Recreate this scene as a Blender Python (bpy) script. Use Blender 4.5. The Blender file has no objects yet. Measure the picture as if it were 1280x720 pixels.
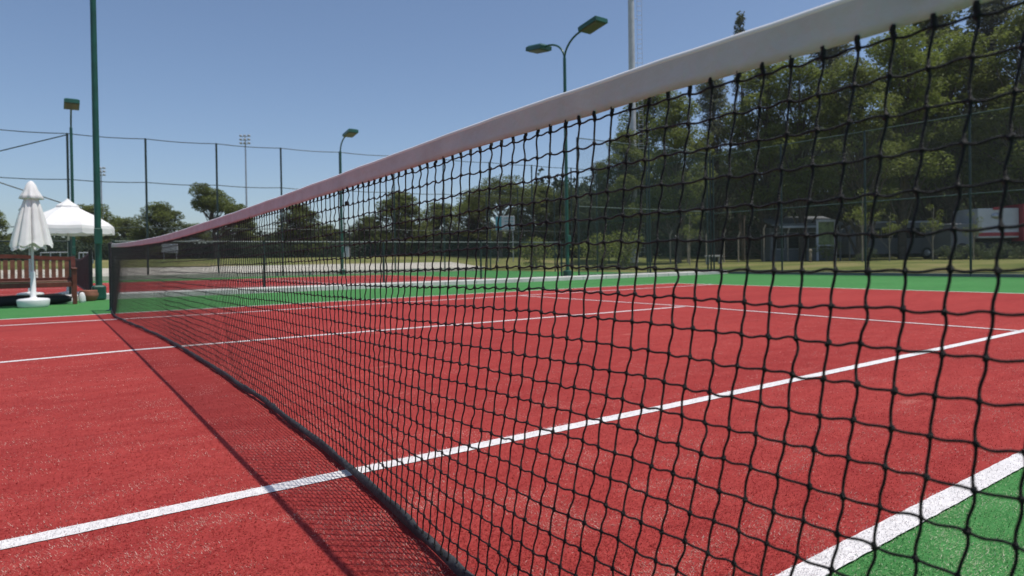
import bpy, math, random
from mathutils import Vector, Matrix, Quaternion
R = math.radians
sc = bpy.context.scene
COL = sc.collection
rnd = random.Random(7)
from mathutils import noise as MN

# ------------------------------------------------------------------ camera
CX, CY, CZ, YAW, PITCH, ROLL, F, PX, PY = -0.8081, -0.8543, 0.7351, 0.6442, -0.0095, -0.0147, 828.7013, 681.5091, 329.6657
fw = Vector((math.sin(YAW)*math.cos(PITCH), math.cos(YAW)*math.cos(PITCH), math.sin(PITCH)))
r0 = Vector((math.cos(YAW), -math.sin(YAW), 0)); u0 = r0.cross(fw)
rt = r0*math.cos(ROLL)+u0*math.sin(ROLL); up = -r0*math.sin(ROLL)+u0*math.cos(ROLL)
cam = bpy.data.cameras.new('camera'); camo = bpy.data.objects.new('camera', cam); COL.objects.link(camo)
camo.matrix_world = Matrix(((rt.x, up.x, -fw.x, CX), (rt.y, up.y, -fw.y, CY), (rt.z, up.z, -fw.z, CZ), (0, 0, 0, 1)))
cam.sensor_width = 36; cam.lens = F/1280*36
cam.shift_x = -(PX-640)/1280; cam.shift_y = (PY-360)/1280
cam.clip_start = .05; cam.clip_end = 4000
cam.dof.use_dof = True; cam.dof.focus_distance = 2.0; cam.dof.aperture_fstop = 5.0
sc.camera = camo

def ray(px, py):
    return fw + rt*((px-PX)/F) - up*((py-PY)/F)
def far(px, depth):
    """ground position (x, y) seen in column px at the given distance"""
    p = Vector((CX, CY, CZ)) + ray(px, 325)*depth
    return p.x, p.y
def zat(px, py, depth):
    return (Vector((CX, CY, CZ)) + ray(px, py)*depth).z

def ss(t):
    t = max(0., min(1., t)); return t*t*(3-2*t)
def H(x, y):
    """height of the ground outside the walled courts"""
    h = .30*ss((x-21.3)/9) if x > 21.3 else 0
    g = (.17 + .33*ss((y-34)/5.5) + .5*ss((y-39)/12)) if y > 34.0 else 0
    if y > 34.2 and x > 21.3: g = .30*ss((x-21.3)/9)*(1-ss((y-34)/10))+g*ss((y-34.2)/3)
    return max(h, g)

# ------------------------------------------------------------------ materials
M = {}
def mat(name, col, rough=.6, metal=0., var=.0, scale=8., bump=0., bscale=40., spec=.5, trans=0., objrand=0., island=0., sheen=0.):
    m = bpy.data.materials.new(name); m.use_nodes = True
    nt = m.node_tree; n = nt.nodes; l = nt.links; b = n['Principled BSDF']
    b.inputs['Roughness'].default_value = rough; b.inputs['Metallic'].default_value = metal
    b.inputs['Specular IOR Level'].default_value = spec
    if sheen: b.inputs['Sheen Weight'].default_value = sheen
    rgb = n.new('ShaderNodeRGB'); rgb.outputs[0].default_value = (*col, 1)
    out = rgb.outputs[0]
    if var or objrand or island:
        tc = n.new('ShaderNodeTexCoord'); no = n.new('ShaderNodeTexNoise'); no.inputs['Scale'].default_value = scale
        no.inputs['Detail'].default_value = 6; l.new(tc.outputs['Object'], no.inputs['Vector'])
        mr = n.new('ShaderNodeMapRange'); mr.inputs['From Min'].default_value = .3; mr.inputs['From Max'].default_value = .7
        mr.inputs['To Min'].default_value = 1-var; mr.inputs['To Max'].default_value = 1+var
        l.new(no.outputs[0], mr.inputs['Value']); val = mr.outputs[0]
        for amt, node, sock in ((objrand, 'ShaderNodeObjectInfo', 'Random'), (island, 'ShaderNodeNewGeometry', 'Random Per Island')):
            if amt:
                oi = n.new(node); m2 = n.new('ShaderNodeMapRange'); m2.inputs['To Min'].default_value = 1-amt; m2.inputs['To Max'].default_value = 1+amt
                l.new(oi.outputs[sock], m2.inputs['Value']); mu = n.new('ShaderNodeMath'); mu.operation = 'MULTIPLY'
                l.new(val, mu.inputs[0]); l.new(m2.outputs[0], mu.inputs[1]); val = mu.outputs[0]
        vm = n.new('ShaderNodeVectorMath'); vm.operation = 'SCALE'; l.new(out, vm.inputs[0]); l.new(val, vm.inputs['Scale']); out = vm.outputs[0]
    l.new(out, b.inputs['Base Color'])
    if bump:
        tc2 = n.new('ShaderNodeTexCoord'); n2 = n.new('ShaderNodeTexNoise'); n2.inputs['Scale'].default_value = bscale; n2.inputs['Detail'].default_value = 5
        l.new(tc2.outputs['Object'], n2.inputs['Vector']); bp = n.new('ShaderNodeBump'); bp.inputs['Strength'].default_value = bump; bp.inputs['Distance'].default_value = .01
        l.new(n2.outputs[0], bp.inputs['Height']); l.new(bp.outputs[0], b.inputs['Normal'])
    if trans:
        tr = n.new('ShaderNodeBsdfTranslucent'); l.new(out, tr.inputs['Color']); mx = n.new('ShaderNodeMixShader'); mx.inputs[0].default_value = trans
        l.new(b.outputs[0], mx.inputs[1]); l.new(tr.outputs[0], mx.inputs[2]); l.new(mx.outputs[0], n['Material Output'].inputs[0])
    M[name] = m; return m

def turf(name, dark, light, fleck, fleck_amt):
    """sand filled artificial turf: broad brushed patches, tufts and pale sand flecks"""
    m = bpy.data.materials.new(name); m.use_nodes = True
    nt = m.node_tree; n = nt.nodes; l = nt.links; b = n['Principled BSDF']
    b.inputs['Roughness'].default_value = .95; b.inputs['Specular IOR Level'].default_value = .08
    tc = n.new('ShaderNodeTexCoord')
    def noise(sx, sy, detail=4, rough=.55):
        mp = n.new('ShaderNodeMapping'); mp.inputs['Scale'].default_value = (sx, sy, 1); l.new(tc.outputs['Object'], mp.inputs[0])
        q = n.new('ShaderNodeTexNoise'); q.inputs['Scale'].default_value = 1; q.inputs['Detail'].default_value = detail; q.inputs['Roughness'].default_value = rough
        l.new(mp.outputs[0], q.inputs['Vector']); return q.outputs[0]
    def mr(v, a, c, d, e):
        q = n.new('ShaderNodeMapRange'); l.new(v, q.inputs[0])
        for i, t in enumerate((a, c, d, e)): q.inputs[i+1].default_value = t
        return q.outputs[0]
    def mth(op, a, c):
        q = n.new('ShaderNodeMath'); q.operation = op
        for i, t in enumerate((a, c)):
            if isinstance(t, (int, float)): q.inputs[i].default_value = t
            else: l.new(t, q.inputs[i])
        return q.outputs[0]
    big = noise(.35, .9, 3); mid = noise(4, 11, 5, .6); tuft = noise(60, 60, 4, .65); fine = noise(210, 210, 2, .6)
    clump = noise(22, 34, 4, .6); s = mth('ADD', mth('MULTIPLY', mr(big, .3, .7, 0, 1), .26), mth('MULTIPLY', mr(mid, .3, .7, 0, 1), .26))
    s = mth('ADD', s, mth('ADD', mth('MULTIPLY', mr(tuft, .3, .7, 0, 1), .24), mth('MULTIPLY', mr(clump, .3, .7, 0, 1), .24)))
    mix = n.new('ShaderNodeMix'); mix.data_type = 'RGBA'; mix.inputs[6].default_value = (*dark, 1); mix.inputs[7].default_value = (*light, 1); l.new(s, mix.inputs[0])
    fl = mth('MULTIPLY', mr(fine, .60, .70, 0, 1), mr(noise(1.3, 2.2, 3), .35, .65, .15, 1))
    fl = mth('MULTIPLY', fl, fleck_amt)
    mp = n.new('ShaderNodeMapping'); mp.inputs['Scale'].default_value = (.75, 1.7, 1); l.new(tc.outputs['Object'], mp.inputs[0])
    wn = n.new('ShaderNodeTexNoise'); wn.inputs['Scale'].default_value = 9; l.new(tc.outputs['Object'], wn.inputs['Vector'])
    vo = n.new('ShaderNodeTexVoronoi'); vo.inputs['Scale'].default_value = 1; l.new(mp.outputs[0], vo.inputs['Vector'])
    sc_ = mr(mth('ADD', vo.outputs['Distance'], mth('MULTIPLY', wn.outputs[0], .10)), .07, .13, .30, 0)
    fl = mth('MAXIMUM', fl, sc_)
    mx = n.new('ShaderNodeMix'); mx.data_type = 'RGBA'; l.new(fl, mx.inputs[0]); l.new(mix.outputs[2], mx.inputs[6]); mx.inputs[7].default_value = (*fleck, 1)
    l.new(mx.outputs[2], b.inputs['Base Color'])
    bp = n.new('ShaderNodeBump'); bp.inputs['Strength'].default_value = .45; bp.inputs['Distance'].default_value = .005
    l.new(mth('ADD', tuft, mth('MULTIPLY', fine, .4)), bp.inputs['Height']); l.new(bp.outputs[0], b.inputs['Normal'])
    M[name] = m
turf('red_turf', (.19, .017, .019), (.45, .068, .058), (.64, .30, .24), .50)
turf('green_turf', (.036, .14, .040), (.080, .265, .080), (.46, .50, .30), .6)
mat('line_white', (.74, .71, .70), .85, var=.10, scale=30, bump=.5, bscale=150)

def fibre_mat(name, stops):
    m = bpy.data.materials.new(name); m.use_nodes = True; nt = m.node_tree; n = nt.nodes; l = nt.links; b = n['Principled BSDF']
    g = n.new('ShaderNodeNewGeometry'); cr = n.new('ShaderNodeValToRGB'); l.new(g.outputs['Random Per Island'], cr.inputs[0])
    e = cr.color_ramp.elements
    while len(e) < len(stops): e.new(.5)
    for i, (p, c) in enumerate(stops): e[i].position = p; e[i].color = (*c, 1)
    l.new(cr.outputs[0], b.inputs['Base Color']); b.inputs['Roughness'].default_value = .7; b.inputs['Specular IOR Level'].default_value = .15
    tr = n.new('ShaderNodeBsdfTranslucent'); l.new(cr.outputs[0], tr.inputs['Color']); mx = n.new('ShaderNodeMixShader'); mx.inputs[0].default_value = .4
    l.new(b.outputs[0], mx.inputs[1]); l.new(tr.outputs[0], mx.inputs[2]); l.new(mx.outputs[0], n['Material Output'].inputs[0]); M[name] = m
fibre_mat('red_fibre', [(0, (.24, .020, .020)), (.5, (.41, .054, .045)), (1, (.55, .11, .088))])
fibre_mat('green_fibre', [(0, (.018, .11, .026)), (.5, (.07, .25, .065)), (.85, (.15, .36, .12)), (1, (.28, .46, .18))])
fibre_mat('pale_fibre', [(0, (.56, .16, .13)), (.6, (.66, .32, .26)), (1, (.74, .56, .48))])
fibre_mat('pale_green_fibre', [(0, (.28, .42, .18)), (.5, (.50, .56, .34)), (1, (.70, .70, .52))])
fibre_mat('white_fibre', [(0, (.62, .58, .57)), (.6, (.76, .73, .72)), (1, (.82, .80, .79))])

mat('net_cord', (.007, .007, .008), .5, var=.5, scale=260, bump=1.0, bscale=520, spec=.38)
mat('net_tape_black', (.030, .031, .033), .7, var=.5, scale=25, bump=.6, bscale=60)
mat('band_white', (.53, .505, .505), .85, var=.09, scale=9, bump=.7, bscale=22)
mat('seam', (.56, .54, .535), .8)
mat('green_paint', (.007, .075, .050), .35, var=.25, scale=3)
mat('dark_paint', (.010, .028, .024), .4, var=.25, scale=3)
mat('lamp_glass', (.07, .075, .055), .3)
mat('mast_grey', (.46, .48, .50), .5, var=.12, scale=3)
mat('fence_wire', (.02, .055, .045), .5)
mat('rail_light', (.09, .12, .11), .4, var=.2, scale=4)
mat('galvanised', (.38, .40, .42), .4, metal=.6, var=.15, scale=4)
mat('concrete', (.50, .48, .45), .85, var=.16, scale=2.2, bump=.4, bscale=25)
mat('wall_beige', (.44, .41, .34), .9, var=.15, scale=1.5, bump=.4, bscale=15)
mat('kerb_stone', (.60, .57, .54), .85, var=.14, scale=1.4, bump=.4, bscale=20)
mat('bench_wood', (.13, .032, .018), .42, var=.35, scale=9, bump=.2, bscale=30)
mat('bench_slat', (.15, .058, .030), .45, var=.35, scale=12)
mat('canvas_white', (.88, .865, .85), .85, var=.04, scale=5, bump=.4, bscale=9, trans=.14)
mat('plastic_white', (.78, .77, .76), .4, var=.05, scale=4)
mat('pole_white', (.66, .66, .70), .35)
mat('terracotta', (.26, .10, .060), .7, var=.2, scale=8)
mat('black_fabric', (.012, .014, .016), .8, var=.3, scale=6, bump=.8, bscale=9)
mat('soil', (.05, .035, .025), .95)
mat('bark', (.085, .065, .048), .9, var=.35, scale=7, bump=.8, bscale=10)
mat('bark_pale', (.26, .22, .17), .9, var=.25, scale=7)
mat('pine_leaf', (.140, .168, .042), .6, var=.35, scale=.5, trans=.50, objrand=.18, island=.22, spec=.3)
mat('pine_leaf_bright', (.160, .200, .040), .6, var=.30, scale=.5, trans=.50, objrand=.12, island=.22, spec=.3)
mat('dark_leaf', (.080, .105, .048), .6, var=.35, scale=.5, trans=.48, objrand=.15, island=.22, spec=.3)
mat('grey_leaf', (.125, .14, .080), .65, var=.3, scale=.5, trans=.48, objrand=.15, island=.22, spec=.3)
mat('yellow_leaf', (.16, .19, .035), .6, var=.3, scale=1.2, trans=.35, island=.3, spec=.3)
mat('hedge_leaf', (.048, .070, .036), .7, var=.4, scale=.6, trans=.2, island=.35, spec=.2)
mat('panel_white', (.50, .51, .54), .5, var=.08, scale=1.5)
mat('panel_grey', (.13, .14, .15), .5, var=.12, scale=1.5)
mat('roof_grey', (.13, .14, .15), .7, var=.15, scale=2)
mat('roof_pale', (.34, .40, .36), .7, var=.1, scale=2)
mat('glass_dark', (.010, .012, .014), .25, spec=.25)
mat('red_paint', (.34, .022, .035), .45)
mat('lit_foliage_green', (.17, .21, .08), .6, var=.6, scale=3)  # colours of sunlit foliage, painted on the panel in the white frame
mat('sign_teal', (.05, .26, .32), .5)
mat('rubber', (.012, .012, .012), .8)

def grass_mat():
    m = bpy.data.materials.new('lawn'); m.use_nodes = True; nt = m.node_tree; n = nt.nodes; l = nt.links; b = n['Principled BSDF']
    b.inputs['Roughness'].default_value = .95; b.inputs['Specular IOR Level'].default_value = .1
    tc = n.new('ShaderNodeTexCoord'); a = n.new('ShaderNodeTexNoise'); a.inputs['Scale'].default_value = .35; a.inputs['Detail'].default_value = 8; l.new(tc.outputs['Object'], a.inputs['Vector'])
    cr = n.new('ShaderNodeValToRGB'); l.new(a.outputs[0], cr.inputs[0]); e = cr.color_ramp.elements
    e[0].position = .32; e[0].color = (.085, .11, .030, 1); e[1].position = .68; e[1].color = (.23, .20, .085, 1); x = e.new(.5); x.color = (.15, .16, .05, 1)
    l.new(cr.outputs[0], b.inputs['Base Color'])
    bp = n.new('ShaderNodeBump'); bp.inputs['Strength'].default_value = .8; c = n.new('ShaderNodeTexNoise'); c.inputs['Scale'].default_value = 14; l.new(tc.outputs['Object'], c.inputs['Vector'])
    l.new(c.outputs[0], bp.inputs['Height']); l.new(bp.outputs[0], b.inputs['Normal']); M['lawn'] = m
grass_mat()

# ------------------------------------------------------------------ mesh builder
def perp(d):
    a = Vector((0, 0, 1)) if abs(d.z) < .9 else Vector((1, 0, 0))
    u = d.cross(a).normalized(); return u, d.cross(u).normalized()
class MB:
    def __init__(s): s.v = []; s.f = []; s.sm = []
    def add(s, vs, fs, smooth=False):
        k = len(s.v); s.v += [tuple(p) for p in vs]
        s.f += [tuple(i+k for i in f) for f in fs]; s.sm += [smooth]*len(fs); return s
    def box(s, c, d, rz=0., bev=0.):
        x, y, z = d[0]/2, d[1]/2, d[2]/2; q = []
        for a in (-1, 1):
            for b in (-1, 1):
                for e in (-1, 1): q.append((a*x, b*y, e*z))
        co, si = math.cos(rz), math.sin(rz)
        if bev:   # chamfered on all vertical and horizontal edges by an octagonal plan and stepped ends
            b_ = bev; pl = [(x-b_, -y), (x, -y+b_), (x, y-b_), (x-b_, y), (-x+b_, y), (-x, y-b_), (-x, -y+b_), (-x+b_, -y)]
            vs = []
            for zz, k in ((-z, b_), (-z+b_, 0), (z-b_, 0), (z, b_)):
                for (u, w) in pl:
                    u2 = u-math.copysign(k, u) if abs(u) > k else u; w2 = w-math.copysign(k, w) if abs(w) > k else w
                    vs.append((c[0]+u2*co-w2*si, c[1]+u2*si+w2*co, c[2]+zz))
            fs = [tuple(range(7, -1, -1)), tuple(range(24, 32))]
            for j in range(3):
                for i in range(8): fs.append((j*8+i, j*8+(i+1) % 8, j*8+8+(i+1) % 8, j*8+8+i))
            return s.add(vs, fs)
        vs = [(c[0]+a*co-b*si, c[1]+a*si+b*co, c[2]+e) for a, b, e in q]
        return s.add(vs, [(0, 1, 3, 2), (4, 6, 7, 5), (0, 4, 5, 1), (2, 3, 7, 6), (0, 2, 6, 4), (1, 5, 7, 3)])
    def tube(s, pts, rad, n=8, cap=True, smooth=True):
        pts = [Vector(p) for p in pts]; m = len(pts)
        if not isinstance(rad, (list, tuple)): rad = [rad]*m
        vs = []; u = None
        for i, p in enumerate(pts):
            d = (pts[min(i+1, m-1)]-pts[max(i-1, 0)]).normalized()
            if u is None: u, w = perp(d)
            else:
                u = (u-d*u.dot(d)).normalized(); w = d.cross(u)
            for k in range(n):
                a = 2*math.pi*k/n; vs.append(p+(u*math.cos(a)+w*math.sin(a))*rad[i])
        fs = [(i*n+k, i*n+(k+1) % n, (i+1)*n+(k+1) % n, (i+1)*n+k) for i in range(m-1) for k in range(n)]
        s.add(vs, fs, smooth)
        if cap: s.add([vs[k] for k in range(n)]+[vs[(m-1)*n+k] for k in range(n)], [tuple(range(n-1, -1, -1)), tuple(range(n, 2*n))])
        return s
    def bar(s, a, b, w, h):
        a = Vector(a); b = Vector(b); d = (b-a).normalized(); sd = d.cross(Vector((0, 0, 1)))
        sd = sd.normalized() if sd.length > 1e-4 else Vector((1, 0, 0)); q = sd.cross(d).normalized()
        vs = [p+sd*i*w/2+q*j*h/2 for p in (a, b) for i, j in ((-1, -1), (1, -1), (1, 1), (-1, 1))]
        return s.add(vs, [(0, 3, 2, 1), (4, 5, 6, 7), (0, 1, 5, 4), (1, 2, 6, 5), (2, 3, 7, 6), (3, 0, 4, 7)])
    def lathe(s, prof, c=(0, 0, 0), n=24, fn=None, smooth=True):
        vs = []
        for i, (r, z) in enumerate(prof):
            for k in range(n):
                a = 2*math.pi*k/n; rr = r*(fn(i, a) if fn else 1); vs.append((c[0]+rr*math.cos(a), c[1]+rr*math.sin(a), c[2]+z))
        m = len(prof); fs = [(i*n+k, i*n+(k+1) % n, (i+1)*n+(k+1) % n, (i+1)*n+k) for i in range(m-1) for k in range(n)]
        if prof[0][0] > 1e-6 and False: pass
        return s.add(vs, fs, smooth)
    def build(s, name, m, parent=None, **kw):
        me = bpy.data.meshes.new(name); me.from_pydata(s.v, [], s.f); me.polygons.foreach_set('use_smooth', s.sm)
        me.materials.append(M[m] if isinstance(m, str) else m); me.update()
        o = bpy.data.objects.new(name, me); COL.objects.link(o)
        if parent: o.parent = parent
        for k, v in kw.items(): o[k] = v
        return o
def tag(o, label, cat, group=None):
    o['label'] = label; o['category'] = cat
    if group: o['group'] = group
    return o
def empty(name, loc, label=None, cat=None, group=None, rz=0):
    o = bpy.data.objects.new(name, None); COL.objects.link(o); o.location = loc; o.rotation_euler.z = rz; o.empty_display_size = .2
    if label: tag(o, label, cat, group)
    return o
def children(o): return [c for c in bpy.data.objects if c.parent == o]
def copy_tree(o, parent=None):
    c = o.copy(); COL.objects.link(c); c.parent = parent
    for ch in children(o): copy_tree(ch, c)
    return c
def struct(name, mb, m): return mb.build(name, m, kind='structure')

# ------------------------------------------------------------------ ground
g = MB(); xs = []; ys = []
def axis(pts):
    o = []
    for a, b, n in pts: o += [a+(b-a)*i/n for i in range(n)]
    return o+[pts[-1][1]]
xs = axis([(-260, -60, 4), (-60, 21.3, 12), (21.3, 31, 10), (31, 80, 6), (80, 260, 4)])
ys = axis([(-260, -60, 4), (-60, 33.9, 12), (33.9, 34.05, 1), (34.05, 52, 20), (52, 100, 5), (100, 260, 4)])
vs = [(x, y, H(x, y)-.012) for y in ys for x in xs]; nx = len(xs)
g.add(vs, [(j*nx+i, j*nx+i+1, (j+1)*nx+i+1, (j+1)*nx+i) for j in range(len(ys)-1) for i in range(nx-1)], True)
struct('ground', g, 'lawn')
def sheet(name, pts, z, m):
    return struct(name, MB().add([(x, y, z) for x, y in pts], [tuple(range(len(pts)))]), m)
XE = 20.35; YK = 15.5
sheet('court_apron', [(-19, -6), (XE, -6), (XE, YK), (-19, YK)], 0, 'green_turf')
sheet('court_apron', [(-19, YK+.55), (XE, YK+.55), (XE, 33.8), (-19, 33.8)], 0, 'green_turf')
XB = 12.35
FD = [(-XB, 10.7), (-1.3, 10.7), (1.7, 10.77), (5.4, 11.02), (9, 11.1), (XB, 11.1)]
sheet('red_court', [(-XB, 0), (XB, 0)]+FD[::-1], .004, 'red_turf')
sheet('red_court', [(-12.2, 18.9), (12.2, 18.9), (12.2, 29.9), (-12.2, 29.9)], .004, 'red_turf')
def line(pts, w, z=.0065, name='court_line'):
    mb = MB(); vs = []; fs = []; fp = [pts[0]]
    for a_, b_ in zip(pts, pts[1:]):
        L_ = math.hypot(b_[0]-a_[0], b_[1]-a_[1]); k_ = max(1, int(L_/.02)) if min(a_[1], b_[1]) < 2.0 and abs(a_[1]-b_[1]) < .2 else 1
        fp += [(a_[0]+(b_[0]-a_[0])*j/k_, a_[1]+(b_[1]-a_[1])*j/k_) for j in range(1, k_+1)]
    pts = fp; w0 = w
    for i, p in enumerate(pts):
        w = w0*(1+.09*MN.noise(Vector((p[0]*23, p[1]*5, 3)))+.05*MN.noise(Vector((p[0]*60, p[1]*5, 3)))) if len(pts) > 20 else w0
        a = Vector(pts[max(i-1, 0)]); b = Vector(pts[min(i+1, len(pts)-1)]); d = (b-a).normalized(); nn = Vector((-d.y, d.x))*w/2
        vs += [(p[0]+nn.x, p[1]+nn.y, z), (p[0]-nn.x, p[1]-nn.y, z)]
        if i: fs.append((2*i-2, 2*i-1, 2*i+1, 2*i))
    return struct(name, mb.add(vs, fs), 'line_white')
LW = .072
line([(-XB, -.0), (XB, -.0)], .070)
line([(-XB, 1.385), (-.5, 1.38), (2.0, 1.35), (XB, 1.35)], LW)
line([(-6.45, 5.6), (-1.1, 5.6), (-.23, 5.70), (1.3, 5.68), (3.2, 5.6), (6.45, 5.52)], .072)
line([(-XB, 9.55), (-.3, 9.5), (1.4, 9.46), (3.7, 9.66), (6.4, 9.70), (XB, 9.75)], LW)
line(FD, LW)
line([(6.22, 1.33), (6.30, 3.0), (6.50, 5.52), (6.45, 9.70)], .052, .0090)
line([(-6.4, 1.38), (-6.4, 9.55)], .052, .0090)
line([(XB, 0), (XB, 11.1)], .07, .0090)
line([(-XB, 0), (-XB, 10.7)], .07, .0090)
for y in (18.93, 20.3, 24.4, 28.5, 29.87): line([(-12.2, y), (12.2, y)], .05)
for x in (-12.15, -6.4, 6.4, 12.15): line([(x, 18.9), (x, 29.9)], .05, .0090)

# pale kerb between the two courts
k = MB(); x = -19.0
while x < XE-.1:
    w = min(1.0, XE-x); k.box((x+w/2, YK+.27, .03), (w-.008, .54, .17), bev=.012); x += 1.0
struct('kerb', k, 'kerb_stone')
# dark kerb under the right hand fence
struct('kerb', MB().box((XE+.12, 4.5, .03), (.2, 22, .12), bev=.01), 'roof_grey')

# turf fibres close to the camera
from mathutils import noise as MNO
def fibres(n, seed):
    q = random.Random(seed); S = {'r': MB(), 'g': MB(), 'w': MB(), 'p': MB(), 'h': MB()}; sin, cos = math.sin, math.cos
    for i in range(n):
        r = .6*math.exp(q.random()**1.12*math.log(8.5/.6)); a = R(37+q.uniform(-56, 62))
        x = CX+r*sin(a); y = CY+r*cos(a); jy = y+q.gauss(0, .0055)
        if abs(jy) < .034 or abs(jy-(1.38 if x < 1 else 1.36)) < .034: t = 'w'
        elif jy < 0: t = 'g'
        else: t = 'r'
        if t != 'w' and q.random() < .70*max(0, .32+2.1*MNO.noise(Vector((x*4.5, y*7, 1)))): t = 'p' if t == 'r' else 'h'
        if t == 'g' and q.random() < .16: t = 'h'
        L = q.uniform(.004, .010); w = q.uniform(.0007, .0014)*(1+.35*r/4); th = q.gauss(R(-37), R(34))+(math.pi if q.random() < .5 else 0); tilt = R(q.uniform(25, 80))
        dx, dy = cos(th)*sin(tilt)*L, sin(th)*sin(tilt)*L; z0 = .0065 if t == 'w' else .004
        px_, py_ = -sin(th)*w, cos(th)*w
        S[t].add([(x-px_, y-py_, z0), (x+px_, y+py_, z0), (x+dx+px_*.5, y+dy+py_*.5, z0+cos(tilt)*L)], [(0, 1, 2)])
    for t, nm, m in (('r', 'red_turf_fibres', 'red_fibre'), ('g', 'green_turf_fibres', 'green_fibre'), ('w', 'white_turf_fibres', 'white_fibre'), ('p', 'sandy_turf_fibres', 'pale_fibre'), ('h', 'sandy_turf_fibres', 'pale_green_fibre')):
        o = S[t].build(nm, m); o['kind'] = 'stuff'
        tag(o, {'r': 'short red artificial turf fibres flecked with sand around the net', 'g': 'green artificial turf fibres outside the near sideline', 'w': 'ragged white turf fibres of the painted court lines', 'p': 'pale sand dusted fibre tips scattered over the red turf', 'h': 'pale sand dusted fibre tips scattered over the green turf'}[t], 'turf')
fibres(520000, 3)

# ------------------------------------------------------------------ tennis net
Y0, Y1 = -.876, 11.50
def lerp_tab(tab, v):
    if v <= tab[0][0]: return tab[0][1]
    for (a, b), (c, d) in zip(tab, tab[1:]):
        if v <= c:
            t = (v-a)/(c-a); return b+(d-b)*t
    return tab[-1][1]
TOP = [(-.95, 1.062), (-.3, 1.052), (.15, 1.056), (.8, 1.043), (1.27, 1.033), (1.6, 1.026), (2.2, 1.014), (3.15, 1.0), (4.26, .986), (4.8, .979), (5.7, .973), (6.9, .979), (8.6, .995), (10.3, 1.022), (11.6, 1.05)]
def ztop(y):   # smoothed table
    return sum(lerp_tab(TOP, y+d)*w for d, w in ((-.45, .15), (-.2, .2), (0, .3), (.2, .2), (.45, .15)))
BOT = [(-.9, -.12), (.46, -.08), (.9, -.02), (1.25, .0), (1.74, .03), (2.5, .06), (3.7, .08), (5.5, .08), (6.6, .06), (8.6, -.04), (9.8, -.09), (11.0, -.05), (11.5, 0)]
def xbot(y): return sum(lerp_tab(BOT, y+d)*w for d, w in ((-.3, .25), (0, .5), (.3, .25)))
def make_net(root, y0, y1, fine, tophook, xb):
    q = random.Random(11); cell = .0447; ny = int(round((y1-y0)/cell)); rows = 21
    from mathutils import noise as mn
    nodes = []
    for i in range(ny+1):
        y = y0+(y1-y0)*i/ny; zt = tophook(y); col = []
        for j in range(rows+1):
            z = zt-.066-(zt-.066-.034)*(j/rows)
            d = j/rows
            nx_ = mn.noise(Vector((y*1.1, z*1.3, 3)))*(.014 if y < 3 else .005)*math.sin(math.pi*min(1, d*1.05)) + mn.noise(Vector((y*5, z*4, 9)))*(.005 if y < 4 else .0015)*d
            xx = xb(y)*d**1.6+nx_
            yy = y+mn.noise(Vector((y*.9, z*2.2, 20)))*.03*d+q.gauss(0, .0012) + (.078*d*max(0., min(1., (1.5-y)/1.5)) if fine else 0)
            zz = z+mn.noise(Vector((y*1.4, z*1.2, 40)))*.010*min(1, 4*(1-d))*min(1., d*4)+q.gauss(0, .0010)
            col.append(Vector((xx, yy, zz)))
        nodes.append(col)
    mb = MB()
    for i in range(ny+1):
        y = nodes[i][0].y
        if fine and y < 1.6: n, sg, kn = 7, 7, 2
        elif fine and y < 3.2: n, sg, kn = 5, 4, 1
        elif fine and y < 6: n, sg, kn = 4, 2, 1
        else: n, sg, kn = 3, 1, 0
        rad = .00185 if y < 1.2 else (.0017 if y < 3.5 else .0014)
        pts = [Vector((xb(y)*0, nodes[i][0].y, tophook(y)-.052))]+nodes[i]
        # vertical cord
        path = []; rr = []
        for j in range(len(pts)-1):
            a, b = pts[j], pts[j+1]; s1 = q.uniform(.4, 1.2)*(.0026 if fine else 0)*(1 if j > 0 else 0); s2 = q.gauss(0, .0010)
            for t in range(sg):
                u = t/sg; p = a.lerp(b, u)
                p = p+Vector((math.sin(2*math.pi*u)*s2, -math.sin(2*math.pi*u)*s1*.55-math.sin(math.pi*u)*s2*1.4, 0)); path.append(p)
                rr.append((.0036 if (j == 0 and fine) else rad*(1.0+(.25 if u in (0,) else 0))))
        path.append(pts[-1]); rr.append(rad)
        mb.tube(path, rr, n, cap=False)
        # horizontal cords
        if i < ny:
            for j in range(rows+1):
                a, b = nodes[i][j], nodes[i+1][j]; s1 = q.uniform(.3, 1.2)*(.0026 if fine else 0); sag = q.gauss(.0012, .0012); 
                path = []
                for t in range(sg+1):
                    u = t/sg; p = a.lerp(b, u); p = p+Vector((math.sin(math.pi*u)*sag*.7, 0, math.sin(2*math.pi*u)*s1*.7-math.sin(math.pi*u)*sag)); path.append(p)
                mb.tube(path, rad*.95, n, cap=False)
        if kn:
            for j in range(rows+1):
                c = nodes[i][j]; N, Hh = (8, 4) if kn == 2 else (5, 2)
                rk = q.uniform(.0035, .0042) if kn == 2 else .0038
                pr = [(rk*math.sin(math.pi*(h+.02)/(Hh+.04)), -rk*1.25*math.cos(math.pi*h/Hh)) for h in range(Hh+1)]
                tx = q.uniform(-.5, .5)
                k0 = len(mb.v); mb.lathe(pr, (0, 0, 0), N)
                rot = Matrix.Rotation(tx, 3, 'X') @ Matrix.Rotation(q.uniform(-.5, .5), 3, 'Y')
                for v in range(k0, len(mb.v)):
                    p = rot @ Vector(mb.v[v]); bump = 1+.18*math.sin(7*p.x*900+3*p.z*900+tx*20); mb.v[v] = tuple(c+p*bump)
    return mb.build('mesh', 'net_cord', root)
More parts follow.
